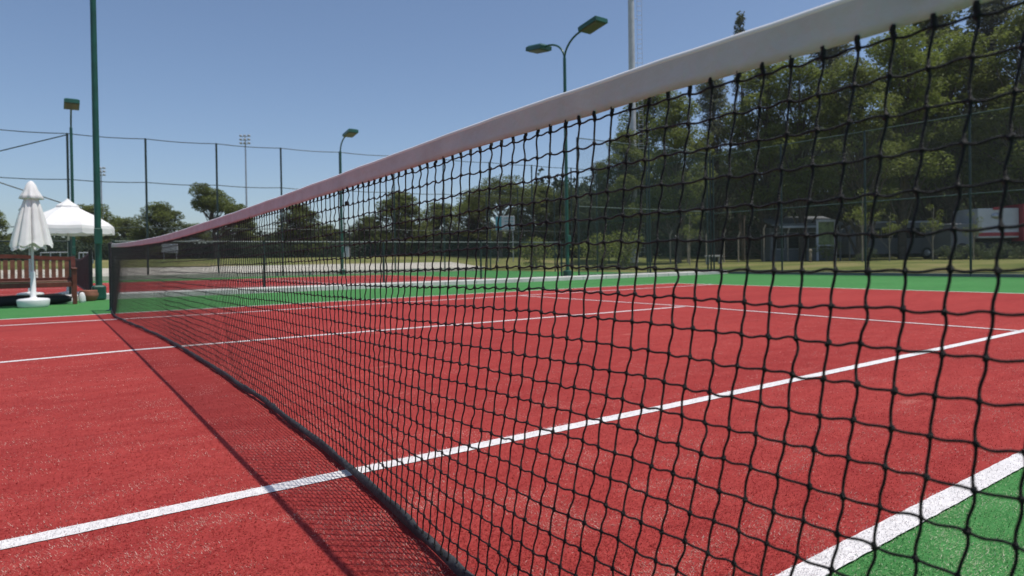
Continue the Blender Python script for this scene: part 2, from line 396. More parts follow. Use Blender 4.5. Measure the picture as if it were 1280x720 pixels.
def sweep(path_fn, prof_fn, y0, y1, n, name, m, root):
    vs = []; k = 0
    for i in range(n+1):
        y = y0+(y1-y0)*i/n; o = path_fn(y); pr = prof_fn(y); k = len(pr)
        for (a, b) in pr: vs.append((o.x+a, o.y, o.z+b))
    fs = [(i*k+j, i*k+(j+1) % k, (i+1)*k+(j+1) % k, (i+1)*k+j) for i in range(n) for j in range(k)]
    fs += [tuple(range(k-1, -1, -1)), tuple(n*k+j for j in range(k))]
    return MB().add(vs, fs, True).build(name, m, root)
from mathutils import noise as MN
def band_profile(y):
    w = MN.noise(Vector((y*3.1, 0, 0)))*.0040; w2 = MN.noise(Vector((y*7, 5, 0)))*.0034
    e = -.0555+MN.noise(Vector((y*9, 2, 2)))*.0018
    pr = [(.0046*math.cos(a), .0046*math.sin(a)-.007) for a in [R(d) for d in (0, 30, 60, 90, 120, 150, 180)]]
    pr += [(-.0040, -.012), (-.0032+w*.5, -.026), (-.0030+w, -.042), (-.0026+w+w2, e), (.0026+w+w2, e+.0004), (.0030+w, -.042), (.0032+w*.5, -.026), (.0040, -.012)]
    return pr
net = empty('tennis_net', (0, 0, 0), 'near black tennis net with a wide white headband, filling the foreground', 'tennis net')
make_net(net, Y0, Y1, True, ztop, xbot)
hb = sweep(lambda y: Vector((MN.noise(Vector((y*.8, 0, 7)))*.004, y, ztop(y)+MN.noise(Vector((y*4.5, 3, 7)))*.0022+MN.noise(Vector((y*14, 3, 1)))*.0008)), band_profile, -.93, Y1+.02, 420, 'headband', 'band_white', net)
hp_ = [Vector((MN.noise(Vector((y*.8, 0, 7)))*.004, y, ztop(y)-.0040+MN.noise(Vector((y*4.5, 3, 7)))*.0022+MN.noise(Vector((y*14, 3, 1)))*.0008)) for y in [-.93+i*(Y1+.93)/420 for i in range(421)]]
MB().tube(hp_, .0056, 10).build('sunlit_rim', 'plastic_white', hb)  # paler tube added so the band's top edge looks sunlit against its face
MB().box((-.0052, -.5035, ztop(-.50)-.0265), (.0016, .010, .006), bev=.0006).build('maker_mark', 'net_cord', hb)
def bt(y):
    w = MN.noise(Vector((y*4, 1, 1))); w2 = MN.noise(Vector((y*13, 4, 1)))
    return [((.0085+.005*w2)*math.cos(a)*(1+.3*math.sin(3*a+y*9)), (.0155+.007*w)*math.sin(a)+.004*w2) for a in [2*math.pi*i/10 for i in range(10)]]
sweep(lambda y: Vector((xbot(y)+MN.noise(Vector((y*2, 8, 1)))*.008, y, .024+.008*abs(MN.noise(Vector((y*1.5, 2, 8)))))), bt, Y0, Y1, 500, 'bottom_tape', 'net_tape_black', net)
for yy in (Y0, Y1):
    MB().box((0, yy, (ztop(yy)-.06)/2+.02), (.008, .05, ztop(yy)-.10), bev=.002).build('side_tape', 'net_tape_black', net)
# small clip hanging in the mesh at (452, 260) of the photo
cy_ = 1.31
tag(MB().box((-.006, cy_, .925), (.010, .017, .014), bev=.002).build('net_clip', 'rubber'), 'small black plastic clip caught in the near net below its headband', 'clip')

def net_post(loc, label):
    r = empty('net_post', loc, label, 'net post', 'posts carrying the tennis nets')
    MB().tube([(0, 0, 0), (0, 0, 1.05)], .038, 16).build('post', 'net_tape_black', r)
    MB().lathe([(.0, 1.075), (.03, 1.07), (.042, 1.055), (.042, 1.045), (.0, 1.045)], n=16).build('cap', 'net_tape_black', r)
    MB().lathe([(.085, 0), (.085, .012), (.045, .018), (.040, .05)], n=16).build('base_plate', 'green_paint', r)
    b = MB().box((.048, 0, .80), (.03, .04, .10), bev=.004); b.tube([(.05, -.03, .82), (.05, .05, .82)], .010, 8); b.build('winch', 'galvanised', r); return r
P0 = net_post((0, 11.58, 0), 'black net post at the far end of the near net')
net_post((0, -.97, 0), 'black net post just outside the near sideline')

# second net, seen end on behind the bench
N2 = (0, 0, 0)
net2 = empty('tennis_net', (0, 17.95, 0), 'distant black tennis net seen end on behind the wooden bench', 'tennis net')
top2 = lambda y: 1.06-.15*(1-((y-6.25)/6.25)**2)
make_net(net2, 0, 12.5, False, top2, lambda y: .02)
sweep(lambda y: Vector((0, y, top2(y))), band_profile, 0, 12.5, 60, 'headband', 'net_tape_black', net2)
sweep(lambda y: Vector((.02, y, .022)), bt, 0, 12.5, 80, 'bottom_tape', 'net_tape_black', net2)
net_post((0, 17.85, 0), 'black net post of the distant net, beside the terracotta pot and tall green pole')
net_post((0, 30.55, 0), 'black net post at the far end of the distant net')

# ------------------------------------------------------------------ floodlight poles
def lamp_head(parent, cy, cz, sgn):
    """flat green lamp housing, tilted a little, sloping top"""
    tilt = R(8)*sgn; co, si = math.cos(tilt), math.sin(tilt)
    def tr(p): return (p[0], cy+p[1]*co-p[2]*si, cz+p[1]*si+p[2]*co)
    a, b, t = .25, .43, .10
    vs = [(-a, -b, -.06), (a, -b, -.06), (a, b, -.06), (-a, b, -.06), (-a, -b, .07), (a, -b, .07), (a, b, .07), (-a, b, .07), (-a*.72, -b*.82, t+.03), (a*.72, -b*.82, t+.03), (a*.72, b*.82, t+.03), (-a*.72, b*.82, t+.03)]
    fs = [(0, 3, 2, 1), (0, 1, 5, 4), (1, 2, 6, 5), (2, 3, 7, 6), (3, 0, 4, 7), (4, 5, 9, 8), (5, 6, 10, 9), (6, 7, 11, 10), (7, 4, 8, 11), (8, 9, 10, 11)]
    h = MB().add([tr(p) for p in vs], fs).build('lamp_head', 'green_paint', parent)
    MB().add([tr(p) for p in [(-a*.86, -b*.88, -.066), (a*.86, -b*.88, -.066), (a*.86, b*.88, -.066), (-a*.86, b*.88, -.066), (-a*.8, -b*.8, -.085), (a*.8, -b*.8, -.085), (a*.8, b*.8, -.085), (-a*.8, b*.8, -.085)]],
             [(4, 7, 6, 5), (0, 1, 5, 4), (1, 2, 6, 5), (2, 3, 7, 6), (3, 0, 4, 7)]).build('lens', 'lamp_glass', h)
def flood_pole(loc, heads, top, label, group, rz=0):
    r = empty('floodlight_pole', loc, label, 'floodlight', group, rz)
    MB().tube([(0, 0, 0), (0, 0, top*.5), (0, 0, top)], [.062, .058, .052], 14).build('pole', 'green_paint', r)
    for s in heads:
        pts = []; 
        for i in range(9):
            t = i/8*math.pi/2; pts.append((0, s*(1.02*(1-math.cos(t))), top-.05+.70*math.sin(t)))
        MB().tube(pts, .034, 10).build('arm', 'green_paint', r)
        lamp_head(r, s*1.44, top+.66, s)
    MB().box((0, 0, .15), (.24, .24, .30), bev=.03).build('footing', 'green_paint', r)
    MB().box((0, -.10, 1.3), (.14, .06, .32), bev=.01).build('junction_box', 'green_paint', r)
    return r
GP = 'floodlight poles round the courts'
fp = flood_pole((13.04, 16.35, 0), (-1, 1), 7.35, 'green floodlight pole with two curved arms and box lamps, in front of the pines', GP)
c = copy_tree(fp); c.location = (.03, 15.45, 0); c['label'] = 'thick green pole rising out of frame just behind the far net post'
c2 = flood_pole((11.30, 32.6, 0), (-1,), 6.35, 'slim green lamp pole with one arm, seen above the net headband', GP)
c3 = copy_tree(c2); c3.location = (.07, 32.6, 0); c3['label'] = 'slim green lamp pole behind the white umbrellas with its lamp facing the court'

# ------------------------------------------------------------------ fences
def fence(name, A, B, height, npost, label, group, rails, post_r=.03, pm='dark_paint', wire=True, cell=.075, wr=.0016, z0=.06, brace=None, base=0., rail_m='dark_paint', railr=.018, sway=None):
    A = Vector((*A, 0)); B = Vector((*B, 0)); L = (B-A).length; d = (B-A).normalized()
    r = empty(name, (A.x, A.y, base), label, 'fence', group)
    P = lambda s, z: d*s+Vector((0, 0, z))
    for i in range(npost):
        s = L*i/(npost-1); MB().tube([P(s, 0), P(s, height)], post_r, 8).build('post', pm, r)
    for z in rails:
        pts = []
        nb = (npost-1)*4
        for i in range(nb+1):
            s = L*i/nb; f = (i % 4)/4; pts.append(P(s, z-(sway or 0)*math.sin(math.pi*f)))
        MB().tube(pts, railr, 6).build('rail', rail_m, r)
    if wire:
        mb = MB(); hh = height-z0-.03; n = int((L+hh)/cell)
        for i in range(1, n):
            t = i*cell
            a, b = (t, z0) if t < L else (L, z0+t-L), (t-hh, z0+hh) if t > hh else (0, z0+t)
            mb.tube([P(*a), P(*b)], wr, 3, cap=False)
            mb.tube([P(L-a[0], a[1]), P(L-b[0], b[1])], wr, 3, cap=False)
        mb.build('chain_link', 'fence_wire', r)
    for (s0, za, s1, zb) in (brace or []): MB().tube([P(s0, za), P(s1, zb)], .024, 8).build('brace', pm, r)
    return r
LG = 'low fences between the courts'
fence('low_fence', (.35, 16.3), (12.75, 16.3), 1.24, 5, 'low green fence along the kerb, right of the tall green pole', LG, [1.22, .10], .032, cell=.06, wr=.0014, rail_m='rail_light')
fence('low_fence', (-13.0, 16.3), (-.42, 16.3), 1.24, 5, 'low green fence behind the bench, ending at the net post', LG, [1.22, .10], .032, cell=.06, wr=.0014)
TG = 'tall wire fences round the courts'
fence('tall_fence', (13.66, 16.5), (XE, 16.3), 4.8, 3, 'tall wire fence along the kerb from the lamp pole to the corner', TG, [4.78, 2.45, .12], .034, cell=.06, wr=.0015, rail_m='rail_light', railr=.016)
fence('tall_fence', (XE+.05, -5.2), (XE+.05, 16.2), 4.68, 8, 'tall wire fence behind the near court baseline before the pines', TG, [4.66, 2.38, .13], .034, cell=.06, wr=.0015, rail_m='rail_light', railr=.016, brace=[(L_, .15, L_+2.2, 2.3) for L_ in (9.2,)][:0])
fence('tall_fence', (XE+.05, 16.5), (XE+.05, 33.2), 4.68, 6, 'tall wire fence at the end of the distant court, beyond the corner', TG, [4.66, 2.38, .13], .034, cell=.09, wr=.0015, railr=.016)
dd = (Vector((27.5, 31.7))-Vector((-2.4, 34.7))).normalized()
A_ = Vector((-.02, 34.5))-dd*2.9*6; B_ = Vector((-.02, 34.5))+dd*2.9*10
fence('tall_fence', (A_.x, A_.y), (B_.x, B_.y), 6.42, 17, 'very tall open fence across the sky behind the distant court', TG, [6.40, 4.42, 2.38], .045, wire=False, rail_m='dark_paint', railr=.020, sway=.05,
      brace=[(2.9*6, 6.35, 2.9*5, 5.25), (2.9*6, 3.3, 2.9*5, 4.4), (2.9*5, 5.25, 2.9*4, 4.2)])
# low beige wall along the far edge
w_ = MB(); w_.box((.5, 33.95, .08), (40, .20, .26), bev=.015)
tag(w_.build('boundary_wall', 'wall_beige'), 'low beige edging wall along the far side of the distant court', 'wall')
pv = []; pf = []
for i in range(0, 7):
    y = 34.06+i*.8; pv += [(-60, y, H(0, y)+.03), (21.0, y, H(0, y)+.03)]
    if i: pf.append((2*i-2, 2*i-1, 2*i+1, 2*i))
struct('path', MB().add(pv, pf, True), 'wall_beige')

# ------------------------------------------------------------------ bench
bn = empty('bench', (-1.42, 14.15, 0), 'long red brown slatted wooden bench behind the closed umbrella', 'bench')
BW = 2.1
for sx in (-1, 1):
    x = sx*(BW/2-.04)
    MB().box((x, 0, .32), (.07, .07, .64), bev=.006).build('leg', 'bench_wood', bn)
    MB().bar((x, .52, 0), (x, .62, .88), .07, .06).build('leg', 'bench_wood', bn)
    MB().box((x, .25, .655), (.09, .62, .035), bev=.008).build('armrest', 'bench_wood', bn)
MB().box((0, .0, .37), (BW-.15, .03, .09), bev=.004).build('apron', 'bench_wood', bn)
st = MB()
for i in range(5): st.box((0, .06+i*.105, .43), (BW-.09, .085, .024), bev=.004)
st.build('seat', 'bench_slat', bn)
bk = empty('tmp', (0, 0, 0)) ; bpy.data.objects.remove(bk)
MB().box((0, .60, .46), (BW-.13, .035, .07), bev=.004).build('back_rail', 'bench_wood', bn)
tb = MB(); nn = 20
for i in range(nn):   # top rail, gently crested at its middle
    t0 = -BW/2+.02+(BW-.04)*i/nn; t1 = -BW/2+.02+(BW-.04)*(i+1)/nn; h = lambda t: .845+.055*math.exp(-(t/.55)**2)
    tb.bar((t0, .635, h(t0)), (t1, .635, h(t1)), .04, .07)
tb.build('top_rail', 'bench_wood', bn)
sl = MB(); ns = 19
for i in range(ns):
    x = -BW/2+.14+(BW-.28)*i/(ns-1); sl.bar((x, .605, .49), (x, .632, .83), .068, .018)
sl.build('backrest', 'bench_slat', bn)
# things lying about the bench
bag = MB(); prb = []
for i in range(25):
    t = i/24; prb.append((-2.75+t*2.30, 14.36+.02*math.sin(t*9), .098+.006*math.sin(t*23)))
bag.tube(prb, [.04+.055*min(1, 14*t*(1-t))*(1+.06*math.sin(t*30)) for t in [i/24 for i in range(25)]], 12)
tag(bag.build('kit_bag', 'black_fabric'), 'long soft black kit bag lying under the wooden bench', 'bag')
for i in range(0): pass
pt = empty('plant_pot', (-.16, 15.2, 0), 'wide round terracotta pot beside the tall green pole', 'pot')
MB().lathe([(0, 0), (.10, 0), (.13, .02), (.165, .09), (.17, .14), (.15, .19), (.155, .215), (.135, .215), (.125, .17), (0, .17)], n=24).build('bowl', 'terracotta', pt)
MB().lathe([(0, .185), (.128, .175)], n=20).build('earth', 'soil', pt)
wb = MB().lathe([(0, 0), (.085, 0), (.10, .05), (.095, .14), (.07, .21), (.03, .235), (0, .22)], (0, 0, 0), 12, lambda i, a: 1+.12*math.sin(3*a+i))
o = wb.build('carrier_bag', 'plastic_white'); o.location = (-.285, 14.6, 0); o.scale = (.55, .55, .85); tag(o, 'small white carrier bag on the turf between bench leg and pot', 'bag')
o = MB().lathe([(0, 0), (.06, 0), (.07, .05), (.055, .10), (.0, .12)], (0, 0, 0), 12, lambda i, a: 1+.25*abs(math.cos(a))).build('towel', 'plastic_white')
o.location = (-.50, 14.55, .30-.3); tag(o, 'crumpled white towel lying behind the right bench leg', 'towel')

# ------------------------------------------------------------------ umbrellas
def closed_umbrella(loc, label, s=1.):
    r = empty('closed_umbrella', loc, label, 'umbrella', 'white garden umbrellas by the bench'); r.scale = (s, s, s)
    b = MB().lathe([(0, 0), (.20, 0), (.215, .012), (.222, .03), (.235, .115), (.23, .135), (.20, .15), (.06, .165), (.042, .18), (.036, .60), (.030, .62), (0, .62)], n=32)
    b.build('base', 'plastic_white', r)
    MB().tube([(0, 0, .5), (0, 0, 2.14)], .019, 12).build('pole', 'pole_white', r)
    q = random.Random(5); n = 96; prof = []; z1, z0 = 1.93, 1.07
    ph = [q.uniform(.75, 1.25) for _ in range(8)]
    def fn(i, a):
        t = i/16; kf = 8*a/(2*math.pi); j = int(kf) % 8; fr = kf-int(kf)
        fold = (.50+.50*abs(math.sin(math.pi*fr))**.5*ph[j])+.05*math.sin(3*math.pi*fr); am = min(1, t*2.2)*.95
        return 1-am+am*fold
    for i in range(17):
        t = i/16; prof.append((.085+.225*t**.85, z1+(z0-z1)*t))
    c = MB().lathe(prof, (0, 0, 0), n, fn)
    for v in range(16*n, 17*n):  # uneven hem
        x, y, z = c.v[v]; a = math.atan2(y, x); c.v[v] = (x, y, z+.03*math.sin(8*a+1)+.018*math.sin(3*a))
    c.build('canopy', 'canvas_white', r)
    m = MB().lathe([(.0, 2.20), (.03, 2.185), (.07, 2.13), (.10, 2.04), (.135, 1.95), (.165, 1.885), (.15, 1.875)], (0, 0, 0), 64, lambda i, a: 1+(.10*math.cos(8*a) if i > 3 else 0)+(.05 if i > 4 else 0)*math.cos(5*a+1))
    m.build('vent_cap', 'canvas_white', r)
    MB().tube([(0, .0, 1.36), (0, 0, 1.39)], .2, 8).build('tie_strap', 'canvas_white', r) if False else None
    return r
closed_umbrella((-1.01, 13.72, 0), 'closed white umbrella standing on a round white base before the bench')
closed_umbrella((-1.10, 16.9, 0), 'second closed white umbrella, half hidden behind the front one', 1.0)
ou = empty('open_umbrella', (-.42, 17.35, 0), 'open white umbrella with a vented top behind the bench', 'umbrella', 'white garden umbrellas by the bench')
MB().lathe([(0, 0), (.25, 0), (.27, .03), (.27, .10), (.06, .14), (.04, .4), (0, .4)], n=24).build('base', 'plastic_white', ou)
MB().tube([(0, 0, .3), (0, 0, 2.12)], .02, 12).build('pole', 'pole_white', ou)
def octo(prof, sag, thick=False, scal=0):
    mb = MB(); n = 64; vs = []
    for i, (rr, z) in enumerate(prof):
        for k_ in range(n):
            a = 2*math.pi*k_/n; f = (a/(2*math.pi)*8) % 1; seg = math.cos(math.pi/8)/math.cos((f-.5)*math.pi/4)
            vs.append((rr*seg*math.cos(a), rr*seg*math.sin(a), z-sag*rr*math.sin(math.pi*f)*.5+(scal*abs(math.sin(math.pi*f*3)) if i == len(prof)-1 else 0)))
    return mb.add(vs, [(i*n+k_, i*n+(k_+1) % n, (i+1)*n+(k_+1) % n, (i+1)*n+k_) for i in range(len(prof)-1) for k_ in range(n)])
cn = octo([(.12, 2.06), (.35, 1.925), (.60, 1.80), (.80, 1.675), (.90, 1.585), (.915, 1.52), (.915, 1.42)], .03, scal=-.02).build('canopy', 'canvas_white', ou); cn.rotation_euler.z = .25
vt = octo([(.01, 2.20), (.08, 2.13), (.22, 2.04), (.23, 1.98)], .03, scal=-.02).build('vent_cap', 'canvas_white', ou); vt.rotation_euler.z = .25
for i in range(8):
    a = 2*math.pi*i/8+.25; MB().tube([(.05*math.cos(a), .05*math.sin(a), 2.06), (.89*math.cos(a), .89*math.sin(a), 1.575)], .009, 5).build('rib', 'pole_white', ou)
    # strut from the runner to the rib

# ------------------------------------------------------------------ trees
def leaf_clump(mb, q, c, rx, rz, n, size, drop=0.):
    for i in range(n):
        while True:
            p = Vector((q.uniform(-1, 1), q.uniform(-1, 1), q.uniform(-1, 1)))
            L2 = p.length
            if .15 < L2 < 1 and q.random() < L2**1.5: break
        pos = Vector((c[0]+p.x*rx, c[1]+p.y*rx, c[2]+p.z*rz))
        d = (p*.6+Vector((q.gauss(0, .7), q.gauss(0, .7), 0))); d.z = q.gauss(.1, .42)-drop; d = d.normalized()
        sd = Vector((-d.y, d.x, q.gauss(0, .8))).normalized()
        Ls = size*q.uniform(.6, 1.4); ws = Ls*q.uniform(.28, .5)
        a = pos-d*Ls*.4; b = pos+d*Ls*.6; mb.add([a-sd*ws*.3, a+sd*ws*.3, pos+sd*ws*.55+d*Ls*.1, b, pos-sd*ws*.55+d*Ls*.1], [(0, 1, 2, 3, 4)])
def tree(name, spec, seed, leafm, bark='bark'):
    """spec: height, list of clumps (x, y, z, rx, rz); returns root at origin with crown and trunk"""
    q = random.Random(seed); h, r0_, clumps, nl, size, lean = spec
    root = empty(name, (0, 0, 0))
    tr = MB(); pts = []; rr = []
    for i in range(9):
        t = i/8; pts.append(Vector((lean[0]*t*t+math.sin(t*5+seed)*.10*t*h*.08, lean[1]*t*t+math.cos(t*4+seed)*.10*t*h*.08, t*h*.9))); rr.append(r0_*(1-.82*t)+.02)
    tr.tube(pts, rr, 9)
    for (x, y, z, rx, rz) in clumps:
        k = max(0, min(7, int(z/(h*.9)*8)-1)); k = max(0, k-q.randint(0, 1)); a = pts[k]; b = Vector((x, y, z)); m = a.lerp(b, .55)+Vector((0, 0, -.06*(b-a).length))
        rb = rr[k]*.45; tr.tube([a, m, b], [rb, rb*.6, rb*.25], 5, cap=False)
    tr.build('trunk', bark, root)
    cr = MB()
    for (x, y, z, rx, rz) in clumps: leaf_clump(cr, q, (x, y, z), rx, rz, int(nl*rx*rx*rz/.5)+20, size)
    cr.build('crown', leafm, root)
    return root
def clumps_column(q, h, zb, R_, n, taper=.5, cs=.8):
    out = []
    for i in range(n):
        t = (i+q.random())/n; z = zb+(h-zb)*t; rad = R_*(1-taper*t)*math.sqrt(max(.05, 1-(2*t-1)**4*.75))
        a = q.uniform(0, 6.28); d = rad*math.sqrt(q.uniform(.05, 1)); s = cs*q.uniform(.65, 1.25)
        out.append((d*math.cos(a), d*math.sin(a), z, s, s*q.uniform(.5, .75)))
    out.append((0, 0, h-.3, cs*.5, cs*.7)); return out
def clumps_dome(q, h, zb, R_, n, cs=.8, cx=0, cy=0):
    out = []
    for i in range(n):
        a = q.uniform(0, 6.28); d = R_*math.sqrt(q.uniform(0, 1)); t = d/R_; zt = zb+(h-zb)*math.sqrt(max(0, 1-t*t)); z = zb+(zt-zb)*q.uniform(.35, 1)
        s = cs*q.uniform(.7, 1.2); out.append((cx+d*math.cos(a), cy+d*math.sin(a), z-.25*s, s, s*.55))
    return out
q = random.Random(21)
PROTO = {}
PROTO['pineA'] = tree('pine_tree', (13, .26, clumps_column(q, 13, 3.6, 3.0, 70, .45, .95), 360, .19, (.5, .2)), 1, 'pine_leaf')
PROTO['pineB'] = tree('pine_tree', (13, .24, clumps_column(q, 13, 4.6, 2.6, 58, .25, .95), 330, .18, (-.6, .3)), 2, 'pine_leaf_bright')
PROTO['pineC'] = tree('pine_tree', (13, .22, clumps_column(q, 13, 2.6, 2.4, 62, .75, .85), 350, .17, (.2, -.3)), 3, 'grey_leaf')
PROTO['spire'] = tree('pine_tree', (13, .16, clumps_column(q, 13, 3.5, 1.15, 46, .85, .42), 700, .20, (.2, .1)), 13, 'grey_leaf')
PROTO['dark'] = tree('broad_tree', (9, .22, clumps_column(q, 9, 1.2, 3.0, 70, .35, .95), 220, .18, (.2, -.1)), 4, 'dark_leaf')
PROTO['dome'] = tree('umbrella_pine', (9, .22, clumps_dome(q, 9, 5.2, 3.6, 60, 1.0), 260, .18, (.1, .1)), 5, 'pine_leaf')
PROTO['round'] = tree('round_tree', (5, .14, clumps_column(q, 5, .6, 1.9, 70, .45, .60), 800, .16, (.1, .1)), 6, 'pine_leaf')
PROTO['lean'] = tree('leaning_pine', (6, .16, [(-1.25+(i%24)*.17+q.gauss(0, .2), q.gauss(0, .6), 5.75-(i%24)*.115-q.uniform(0, 1)*max(.25, 1.9-(i%24)*.09), .5*q.uniform(.8, 1.2), .36) for i in range(56)], 1300, .15, (-.7, 0)), 7, 'pine_leaf')
PROTO['dry'] = tree('young_tree', (4.2, .035, [(q.gauss(0, .5), q.gauss(0, .5), q.uniform(2.2, 4.2), .34, .26) for i in range(13)], 700, .12, (.1, .05)), 8, 'yellow_leaf', 'bark_pale')
PROTO['bush'] = tree('bush', (1.6, .03, [(q.gauss(0, .5), q.gauss(0, .5), q.uniform(.4, 1.5), .42, .36) for i in range(16)], 560, .12, (0, 0)), 9, 'yellow_leaf', 'bark_pale')
PROTO['gbush'] = tree('bush', (1.6, .03, [(q.gauss(0, .55), q.gauss(0, .55), q.uniform(.3, 1.3), .45, .36) for i in range(16)], 500, .13, (0, 0)), 10, 'dark_leaf', 'bark')
BASEH = dict(pineA=13, pineB=13, pineC=13, spire=13, dark=9, dome=9, round=5, lean=6, dry=4.2, bush=1.8, gbush=1.7)
used = set(); NAMES = {k: v.name for k, v in PROTO.items()}
def plant(kind, px, depth, ytop, label, cat, group, wide=1., rz=None):
    o = PROTO[kind] if kind not in used else copy_tree(PROTO[kind]); used.add(kind)
    x, y = far(px, depth); z = H(x, y)-.05; s = (zat(px, ytop, depth)-z)/BASEH[kind]
    o.location = (x, y, z); o.scale = (s*wide, s*wide, s); o.rotation_euler.z = q.uniform(0, 6.28) if rz is None else rz
    tag(o, label, cat, group); return o
G1 = 'tall pines behind the right hand fence'; G2 = 'trees beyond the distant court'; G3 = 'shrubs near the fences'
for a in [
 ('pineC', 752, 46, 205, 'small grey green pine at the left edge of the pine wood'),
 ('pineA', 782, 44, 168, 'rounded pine whose left side covers the steel mast'),
 ('pineB', 812, 47, 118, 'bright green pine rising right of the steel mast'),
 ('pineA', 848, 40, 125, 'olive pine between the steel mast and the spiked pine'),
 ('pineC', 893, 46, 98, 'grey green pine just left of the spiked tall pine'),
 ('spire', 929, 50, 17, 'tallest slim pine whose spiked tip shows above the headband', .62),
 ('pineA', 958, 43, 82, 'broad pine below the spiked tip, above the grey shelter'),
 ('pineB', 1003, 41, 88, 'yellow green pine above the white framed board'),
 ('pineC', 1040, 47, 48, 'grey pine reaching the headband above the white framed board'),
 ('pineA', 1075, 38, 80, 'pine whose crown hangs over the long grey minibus'),
 ('pineB', 1128, 40, 48, 'bright yellow green pine in front of the long grey minibus'),
 ('pineA', 1165, 46, 10, 'tall dark pine rising behind the bright yellow green one'),
 ('pineB', 1190, 41, 62, 'bright pine left of the red and white truck'),
 ('pineC', 1243, 43, -10, 'tall grey pine directly above the red and white truck'),
 ('pineA', 1290, 38, 10, 'large pine cut by the right edge of the picture'),
 ('pineB', 1340, 41, 0, 'outermost pine right of the picture edge'),
]: plant(*a[:5], 'pine tree', G1, *a[5:])
for a in [
 ('dark', 745, 58, 255, 'dark tree filling the gap below the leftmost pine'),
 ('dark', 800, 60, 215, 'dark broad tree behind the yellow green bushes'),
 ('dark', 850, 56, 205, 'shaded broad tree behind the leaning white posts'),
 ('dark', 905, 60, 190, 'shaded broad tree behind the dark grey shelter'),
 ('dark', 960, 57, 175, 'shaded broad tree above the dark grey shelter'),
 ('dark', 1015, 60, 165, 'shaded broad tree behind the white framed board'),
 ('dark', 1070, 56, 160, 'shaded broad tree behind the front of the minibus'),
 ('dark', 1125, 60, 150, 'shaded broad tree behind the rear of the minibus'),
 ('dark', 1185, 57, 140, 'shaded broad tree between the minibus and the truck'),
 ('dark', 1245, 60, 130, 'shaded broad tree behind the red and white truck'),
 ('dark', 1310, 56, 130, 'shaded broad tree at the right picture edge'),
]: plant(*a, 'tree', 'dark trees in the depth of the wood', 1.25)
for a in [
 ('round', -20, 62, 262, 'round tree left of the closed umbrellas'),
 ('round', 118, 62, 258, 'green tree just behind the open umbrella'),
 ('round', 158, 70, 274, 'low tree between the open umbrella and the net top'),
 ('round', 203, 56, 256, 'round green tree above the small white panel'),
 ('round', 244, 66, 281, 'small dark tree left of the leaning pine'),
 ('lean', 270, 56, 222, 'wind swept leaning pine with a bare forked trunk'),
 ('round', 300, 60, 268, 'dark round tree under the leaning pine'),
 ('round', 376, 52, 257, 'broad round tree showing just under the headband'),
 ('round', 412, 66, 282, 'low dark tree behind the single arm lamp pole'),
 ('round', 462, 62, 272, 'dark round tree right of the single arm lamp pole'),
 ('round', 498, 56, 243, 'green tree with a pointed top in the middle distance'),
 ('round', 548, 60, 256, 'dark tree left of the umbrella pine'),
 ('dome', 626, 56, 218, 'domed umbrella pine in the middle distance'),
 ('round', 592, 62, 246, 'dark round tree touching the left of the umbrella pine'),
 ('round', 676, 60, 234, 'dark round tree right of the umbrella pine'),
 ('dark', 716, 58, 236, 'dark broad tree behind the two lamp pole'),
 ('dark', 640, 66, 262, 'wide shaded tree below the umbrella pine'),
]: plant(a[0], a[1], a[2], a[3], a[4], 'tree', G2, {'round': 1.25, 'lean': .88}.get(a[0], 1.1), rz=-YAW if a[0] == 'lean' else None)
for a in [
 ('bush', 670, 40, 296, 'yellow green bush left of the corner post of the tall fence'),
 ('bush', 750, 36, 291, 'yellow green bush right of the two lamp pole'),
 ('bush', 778, 37, 287, 'taller yellow green bush near the leaning white posts'),
 ('gbush', 1085, 35, 306, 'dark bush before the front of the minibus'),
 ('gbush', 1190, 35, 303, 'dark bush between the minibus and the truck'),
 ('gbush', 1222, 34, 300, 'dark bush under the red and white truck, left one'),
 ('gbush', 1250, 34, 300, 'dark bush under the red and white truck, right one'),
 ('gbush', 1277, 34, 302, 'dark bush at the right picture edge'),
 ('bush', 1033, 37.5, 302, 'small yellow green bush in front of the white framed board'),
]: plant(*a, 'bush', G3)
for a in [
 ('dry', 1112, 33, 258, 'thin sapling with pale stem before the middle of the minibus'),
 ('dry', 1166, 34, 252, 'thin sapling with pale stem at the white end of the minibus'),
 ('dry', 1078, 32, 232, 'tall thin sapling before the windscreen of the minibus'),
 ('dry', 1217, 33, 262, 'thin sapling standing in front of the red and white truck'),
 ('dry', 862, 36, 262, 'thin sapling among the leaning white posts'),
]: plant(*a, 'sapling', 'thin young trees before the wood', .8)

# dense shrub belt at the back of the wood and of the park
def belt(name, pts, h, w, n, label, m='hedge_leaf', size=.3):
    qq = random.Random(len(pts)*17+n); mb = MB()
    for i in range(n):
        t = qq.random()*(len(pts)-1); k_ = int(t); f = t-k_; a, b = pts[k_], pts[k_+1]
        x = a[0]+(b[0]-a[0])*f+qq.gauss(0, w*.35); y = a[1]+(b[1]-a[1])*f+qq.gauss(0, w*.35)
        hh = h*(.78+.4*MN.noise(Vector((x*.25, y*.25, 0))))
        z = H(x, y)+hh*qq.random()*qq.uniform(.8, 1)
        d = Vector((qq.gauss(0, 1), qq.gauss(0, 1), qq.gauss(.4, .7))).normalized(); u, v = perp(d); Ls = size*qq.uniform(.6, 1.4)
        p = Vector((x, y, z)); mb.add([p-u*Ls*.25, p+v*Ls*.3-d*.1*Ls, p+d*Ls*.6, p-v*Ls*.3], [(0, 1, 2, 3)])
    o = mb.build(name, m); o['kind'] = 'stuff'; tag(o, label, 'shrubbery'); return o
belt('shrubbery', [far(p, 66) for p in (690, 800, 900, 1000, 1100, 1200, 1300, 1420)], 9.0, 4, 60000, 'dark dense undergrowth at the back of the pine wood', size=.55)
